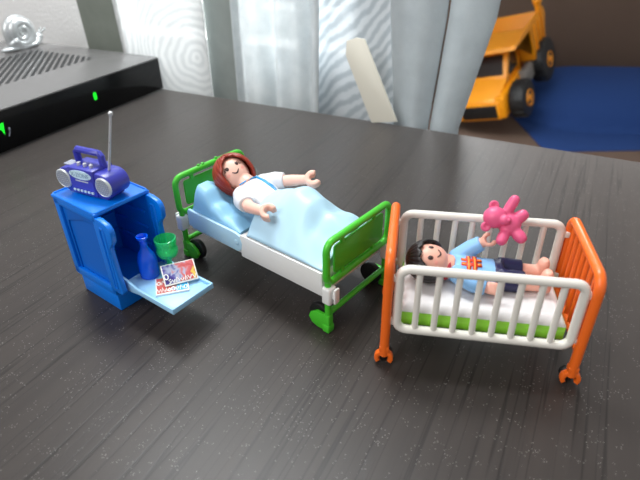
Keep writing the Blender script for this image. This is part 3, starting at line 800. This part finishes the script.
# ---- child
ch = thing('toy_figure', 'black-haired toy child in light blue shirt and navy shorts lying in the crib', 'toy figure', 'crib', (6.5, 4.2, 5.3))
hc2 = V((2.75, 4.15, 6.85))
H2, hm2 = head_frame(hc2, (.12, -.40, .9), (-1, -.05, .12))
def legs(t):
    for y in (3.6, 5.15):
        tube(t, [(9.2, y, 6.0), (11.0, y + .05, 5.95)], [.62, .56], n=14)
        loft(t, [((11.2, y + .05, 5.5), (.55, 0, 0), (0, .58, 0)), ((11.25, y + .05, 6.2), (.5, 0, 0), (0, .56, 0)), ((11.3, y + .05, 6.9), (.42, 0, 0), (0, .52, 0)), ((11.32, y + .05, 7.2), (.25, 0, 0), (0, .35, 0))], n=14)
near_h, far_h = V((7.5, 2.35, 6.1)), V((7.15, 5.75, 8.2))
figure_body(ch, H2, 1.3, hc2, (4.4, 4.3, 6.35),
            [dict(pts=[(4.9, 3.1, 6.5), (6.2, 2.5, 6.15), (7.0, 2.4, 6.1)], r=[.45, .45, .4], hand=near_h, axis=(.1, .6, .8), open=(1, .2, 0), ro=.56),
             dict(pts=[(4.9, 5.6, 6.6), (6.0, 5.75, 7.4), (6.75, 5.75, 7.95)], r=[.45, .45, .4], hand=far_h, axis=(-.3, -.8, .5), open=(.6, .1, .75), ro=.56)], M['skin2'], legs)
t = bmesh.new()
loft(t, [((4.15, 4.3, 6.3), (0, .85, 0), (0, 0, .6)), ((4.45, 4.3, 6.25), (0, 1.25, 0), (0, 0, .85)), ((5.1, 4.32, 6.15), (0, 1.42, 0), (0, 0, .98)), ((6.5, 4.35, 6.1), (0, 1.38, 0), (0, 0, .95)), ((7.7, 4.35, 6.1), (0, 1.4, 0), (0, 0, .92))], n=28)
tube(t, [(4.95, 3.15, 6.45), (6.1, 2.55, 6.2), (6.85, 2.4, 6.12)], [.68, .66, .6], n=16); ell(t, (4.95, 3.2, 6.45), (.72, .72, .72))
tube(t, [(4.95, 5.5, 6.55), (5.9, 5.75, 7.3), (6.6, 5.75, 7.83)], [.68, .66, .6], n=16); ell(t, (4.95, 5.5, 6.5), (.72, .72, .72))
part('shirt', t, M['shirt'], ch, remesh=.085, smooth=3, ang=180)
t = bmesh.new(); tube(t, [V((4.12, 4.3, 6.35)) + V((.12 * math.sin(a), 1.0 * math.cos(a), .78 * math.sin(a))) for a in rng(0, 2 * PI, 33)[:-1]], .17, closed=True, n=8); part('collar', t, M['collar'], ch, ang=180)
t = bmesh.new()
loft(t, [((7.5, 4.35, 6.1), (0, 1.38, 0), (0, 0, .93)), ((8.2, 4.36, 6.1), (0, 1.5, 0), (0, 0, .96))], n=24)
for y in (3.6, 5.13): loft(t, [((8.0, y, 6.08), (0, .74, 0), (0, 0, .92)), ((9.75, y, 6.02), (0, .78, 0), (0, 0, .86))], n=20)
part('shorts', t, M['shorts'], ch, remesh=.085, smooth=2, ang=180)
def low_c(az):
    a = abs(az); zig = 4 * math.sin(az * PI / 180 * 11)
    return lerp([(0, 36), (38, 30), (52, 12), (66, -14), (85, -30), (180, -42)], a) + (zig if a < 50 else 0)
part('hair', hair_cap(H2, 1.52, low_c, groove=.035, k=22), M['blackhair'], ch, solid=.3, ang=180)
for az in (-21, 21): part('eye', face_disc(H2, 1.3, az, 6, 7.4, 8.6), M['ink'], ch, ang=180)
part('mouth', smile(H2, 1.32, -15, 15, -15, 10, .07), M['ink'], ch, ang=180)
for az in (-35, 35): part('cheek', face_disc(H2, 1.305, az, -14, 8, 7, .02), M['blush'], ch, ang=180)
# chest badge: two upright bars over two wide ones, on the curve of the shirt
def badge(bars, m, z_):
    t = bmesh.new()
    for (x, y, sx, sy) in bars:
        g = []
        for yy in rng(y - sy / 2, y + sy / 2, 7):
            zz = 6.12 + .98 * math.sqrt(max(.05, 1 - ((yy - 4.35) / 1.42) ** 2)) + z_
            g.append([t.verts.new((xx, yy, zz)) for xx in (x - sx / 2, x + sx / 2)])
        ring_faces(t, g, cap=False, wrap=False)
    bmesh.ops.recalc_face_normals(t, faces=t.faces)
    return part('badge', t, m, ch, solid=.05, ang=180)
bx, by = 5.85, 4.1
badge([(bx - .2, by, .34, 1.75), (bx + .24, by, .34, 1.75), (bx, by + .22, 1.5, .32), (bx, by - .26, 1.5, .32)], M['badge_red'], .03)
badge([(bx - .2, by, .12, 1.55), (bx + .24, by, .12, 1.55), (bx - .55, by + .22, .3, .1), (bx + .59, by + .22, .3, .1), (bx - .55, by - .26, .3, .1), (bx + .59, by - .26, .3, .1)], M['badge_orange'], .06)

# ---- pink bear held by the child
br = thing('toy_bear', 'small pink toy bear held up by the child beside the crib rail', 'toy bear', 'crib', (7.9, 5.6, 8.6))
BO = V((7.6, 6.0, 9.85)); BX = V((1, 0, 0)); BY = V((0, .55, .83)); BN = V((0, -.83, .55))
BM = Mx((BX, BY, BN)).transposed()
def bp(x, y, n): return BO + BM @ V((x, y, n))
def blob(t, p, q, r0, r1): tube(t, [bp(*p), bp(*[(a + b) / 2 for a, b in zip(p, q)]), bp(*q)], [r0, (r0 + r1) / 2 * 1.08, r1], n=14, round_ends=True)
t = bmesh.new()
ell(t, bp(-.35, .15, .15), (.86, .84, .8), BM); ell(t, bp(.8, -.3, -.05), (.85, .85, .75), BM)
ell(t, bp(.3, -.05, .75), (.42, .38, .35), BM)
blob(t, (.5, .6, 0), (1.0, 1.55, .1), .36, .4)
blob(t, (.5, -.9, .2), (.2, -1.55, .5), .38, .42)
blob(t, (1.2, .1, 0), (1.65, .45, .1), .42, .46)
blob(t, (1.2, -.8, .1), (1.6, -1.25, .3), .42, .46)
part('body', t, M['bear'], br, remesh=.08, smooth=3, ang=180)
for p in ((-.45, 1.05, .1), (-.95, -.6, .25)):
    t = bmesh.new(); lathe(t, [(.02, -.16), (.3, -.16), (.38, -.04), (.36, .1), (.24, .16), (.14, .06), (.02, .04)], bp(*p), axis=BN, n=20); part('ear', t, M['bear'], br, ang=180)
t = bmesh.new(); ell(t, bp(.52, -.05, 1.02), (.14, .14, .1), BM, u=12, v=8); part('nose', t, M['bear'], br, ang=180)

# ================================================================ SOFA, CUSHION, TRUCK (beyond the table)
SZ = -71.2
sf = thing('sofa', 'brown cloth sofa behind the right end of the table', 'sofa', 'world', (180, 260, -TH))
t = bmesh.new(); box(t, (185, 262, SZ - 9), (310, 170, 18), 4, 4); part('seat', t, M['sofa'], sf)
t = bmesh.new(); box(t, (185, 262, (SZ - 18 - TH + 8) / 2), (312, 168, -(-TH + 8) + SZ - 18), 2, 2); part('base', t, M['sofa'], sf)
t = bmesh.new(); box(t, (185, 366, (-TH + 8 + 20) / 2), (330, 36, 20 + TH - 8), 7, 4); part('backrest', t, M['sofa'], sf)
for x in (36, 334):
    for y in (190, 372):
        t = bmesh.new(); lathe(t, [(4, -TH), (5, -TH + 8.5)], (x, y, 0), n=16); part('leg', t, M['black'], sf)
cs = thing('cushion', 'thick navy blue cushion lying on the brown sofa seat by the yellow truck', 'cushion', 'world', (220, 265, SZ))
t = bmesh.new()
def cush(x, y):
    v = abs(y - (296 - (x - 100) * .10)) / 37; w = max(0, (152 - x) / 44)
    return SZ + .6 + 21 * max(0, 1 - v ** 2.6 - w ** 2.2) ** .5 * (1 + .02 * math.sin(x * .06) * math.sin(y * .05))
slab(t, rng(108, 330, 90), rng(232, 338, 80), cush, lambda x, y: SZ + .05); part('cover', t, M['blue_cloth'], cs, ang=75)

tk = thing('toy_dump_truck', 'large yellow toy dump truck tilted nose-down against the blue cushion', 'toy truck', 'world', (97.7, 273.5, -58.7))
OFF = V((0, 0, 0)); tk.scale = (1.085,) * 3
tk.rotation_euler = (Mx.Rotation(R(236.6), 3, 'Z') @ Mx.Rotation(R(15.8), 3, 'Y') @ Mx.Rotation(R(15.8), 3, 'X')).to_euler()
TR_R = 7.4
t = bmesh.new()
box(t, (0, 0, 8), (46, 18, 6), .8)                                       # chassis
for s in (-1, 1): box(t, (12, s * 9.6, 9.6), (27, 4.6, 10.5), 1.2)      # front wings
part('chassis', t, M['yellow'], tk)
t = bmesh.new()      # nose and cab as a side profile, full width
prism(t, [(26, 5), (26, 12.5), (24.5, 14.5), (13.5, 17.5), (13, 18), (5, 27.5), (-6, 28), (-6, 8), (20, 7.5), (22, 4.2), (25, 4)], (0, 0, 0), (1, 0, 0), (0, 0, 1), 19.5, .9)
cab = part('cab', t, M['yellow'], tk)
t = bmesh.new(); box(t, (26.0, 0, 8.6), (.9, 16.5, 6.2), .3); part('grille', t, M['black'], cab)
t = bmesh.new()
sl = V((5 - 13, 0, 27.5 - 18)).normalized()
prism(t, [(-8.2, 1.2), (8.2, 1.2), (7.6, 10.2), (-7.6, 10.2)], (13.0 + .12, 0, 18.0 + .1), (0, 1, 0), sl, .3); part('windshield', t, M['dark_glass'], cab)
for s in (-1, 1):
    t = bmesh.new(); prism(t, [(9.8, 18.6), (3.8, 25.6), (-1.5, 25.8), (-1.5, 16.8), (8, 16.8)], (0, s * 9.75, 0), (1, 0, 0), (0, 0, 1), .4); part('side_window', t, M['dark_glass'], cab)
    t = bmesh.new(); box(t, (24.4, s * 9.5, 9.0), (1.6, .8, 2.6), .2); part('headlight', t, M['black'], cab)
    t = bmesh.new(); box(t, (-1.5, s * 13.2, 11.5), (10, 3.5, 7), .5)
    for k in range(3): box(t, (-1.5, s * 15.2, 9.6 + 2 * k), (8, .6, .7), .15)
    part('step', t, M['truck_grey'], tk)
t = bmesh.new()      # dump body: tapered hopper with canopy lip over the cab
box_out = [(13, 30.0), (12, 31.6), (-6, 31.8), (-27, 31.5), (-29, 28), (-24, 17), (-19, 13.2), (-8, 14.5), (-7, 29.0), (6, 29.6)]
for s in (-1, 1): prism(t, box_out, (0, s * 15.2, 0), (1, 0, 0), (0, 0, 1), 1.6, .4)
for k in range(3): 
    for s in (-1, 1): box(t, (-12 - 5 * k, s * 16.2, 23), (1.6, 1.2, 13), .3)
prism(t, [(13, 29.8), (12.2, 31.2), (-7, 30.6), (-9, 17.0), (-20, 15.2), (-28.5, 29), (-28.9, 27), (-21, 13.4), (-8, 14.5), (-7, 29.4)], (0, 0, 0), (1, 0, 0), (0, 0, 1), 30, .3)
part('dump_bed', t, M['yellow'], tk)
t = bmesh.new(); tube(t, [(-22, 15.5, 29), (-22, 15.5, 43)], [1.4, 1.2], n=12); ell(t, (-22, 15.5, 36), (2.1, 2.1, 2.1)); ell(t, (-22, 15.5, 43.5), (1.7, 1.7, 1.7)); part('exhaust', t, M['yellow'], tk)
for x, q in ((15, 8.2), (-17, 9.8)):
    for s in (-1, 1):
        t = bmesh.new(); lathe(t, [(.5, -3.4), (q * .68, -3.4), (q * .93, -3.1), (q, -2), (q, 2), (q * .93, 3.1), (q * .68, 3.4), (.5, 3.4)], (x, s * 15.6, q), axis=(0, s, 0), n=30)
        for k in range(16):
            a = 2 * PI * k / 16
            box(t, (x + math.cos(a) * (q - .2), s * 15.6, q + math.sin(a) * (q - .2)), (.8, 5.6, 1.5), .1, rot=Mx.Rotation(-a, 3, 'Y'))
        wq = part('wheel', t, M['black'], tk)
        t = bmesh.new(); lathe(t, [(.3, 3.0), (.3, 3.9), (1.2, 3.9), (1.6, 3.3), (3.2, 3.3), (3.6, 3.8), (3.8, 3.3), (3.8, 3.0)], (x, s * 15.6, q), axis=(0, s, 0), n=24); part('hub', t, M['yellow'], wq)

# ================================================================ LIGHT
w = bpy.data.worlds.new('world'); bpy.context.scene.world = w; w.use_nodes = True
bg = w.node_tree.nodes['Background']; bg.inputs['Color'].default_value = (1.0, .985, .965, 1); bg.inputs['Strength'].default_value = .52
def area(name, loc, target, sx, sy, power, col=(1, 1, 1)):
    l = bpy.data.lights.new(name, 'AREA'); l.shape = 'RECTANGLE'; l.size = sx * K; l.size_y = sy * K; l.energy = power; l.color = col
    o = bpy.data.objects.new(name, l); C.objects.link(o); o.location = V(loc) * K
    o.rotation_euler = (V(target) - V(loc)).to_track_quat('-Z', 'Y').to_euler()
    return o
a = area('window_daylight', wpt('tab', (118, 64, 96)), wpt('tab', (50, 60, 10)), 84, 160, 34, (.96, .99, 1))
area('side_fill', (-150, -70, 170), (-5, 55, 0), 130, 150, 10, (1, .995, .98))  # added fill light from behind left, not a known window

# ================================================================ CAMERA
p, r = .5688, -.0178
Fw = V((0, math.cos(p), -math.sin(p))); Rt = V((1, 0, 0)); Up = Rt.cross(Fw)
R2 = Rt * math.cos(r) + Up * math.sin(r); U2 = Up * math.cos(r) - Rt * math.sin(r)
cd = bpy.data.cameras.new('camera'); co = bpy.data.objects.new('camera', cd); C.objects.link(co)
co.matrix_world = Mx.Translation(V((0, 0, 30)) * K) @ Mx((R2, U2, -Fw)).transposed().to_4x4()
cd.sensor_width = 36; cd.lens = 525.639 * 36 / 640; cd.clip_start = .005; cd.clip_end = 50
cd.dof.use_dof = True; cd.dof.focus_distance = 48 * K; cd.dof.aperture_fstop = 14
sc = bpy.context.scene; sc.camera = co
sc.view_settings.view_transform = 'Standard'; sc.view_settings.look = 'None'; sc.view_settings.gamma = 1; sc.view_settings.exposure = 0
sc.view_settings.use_curve_mapping = False
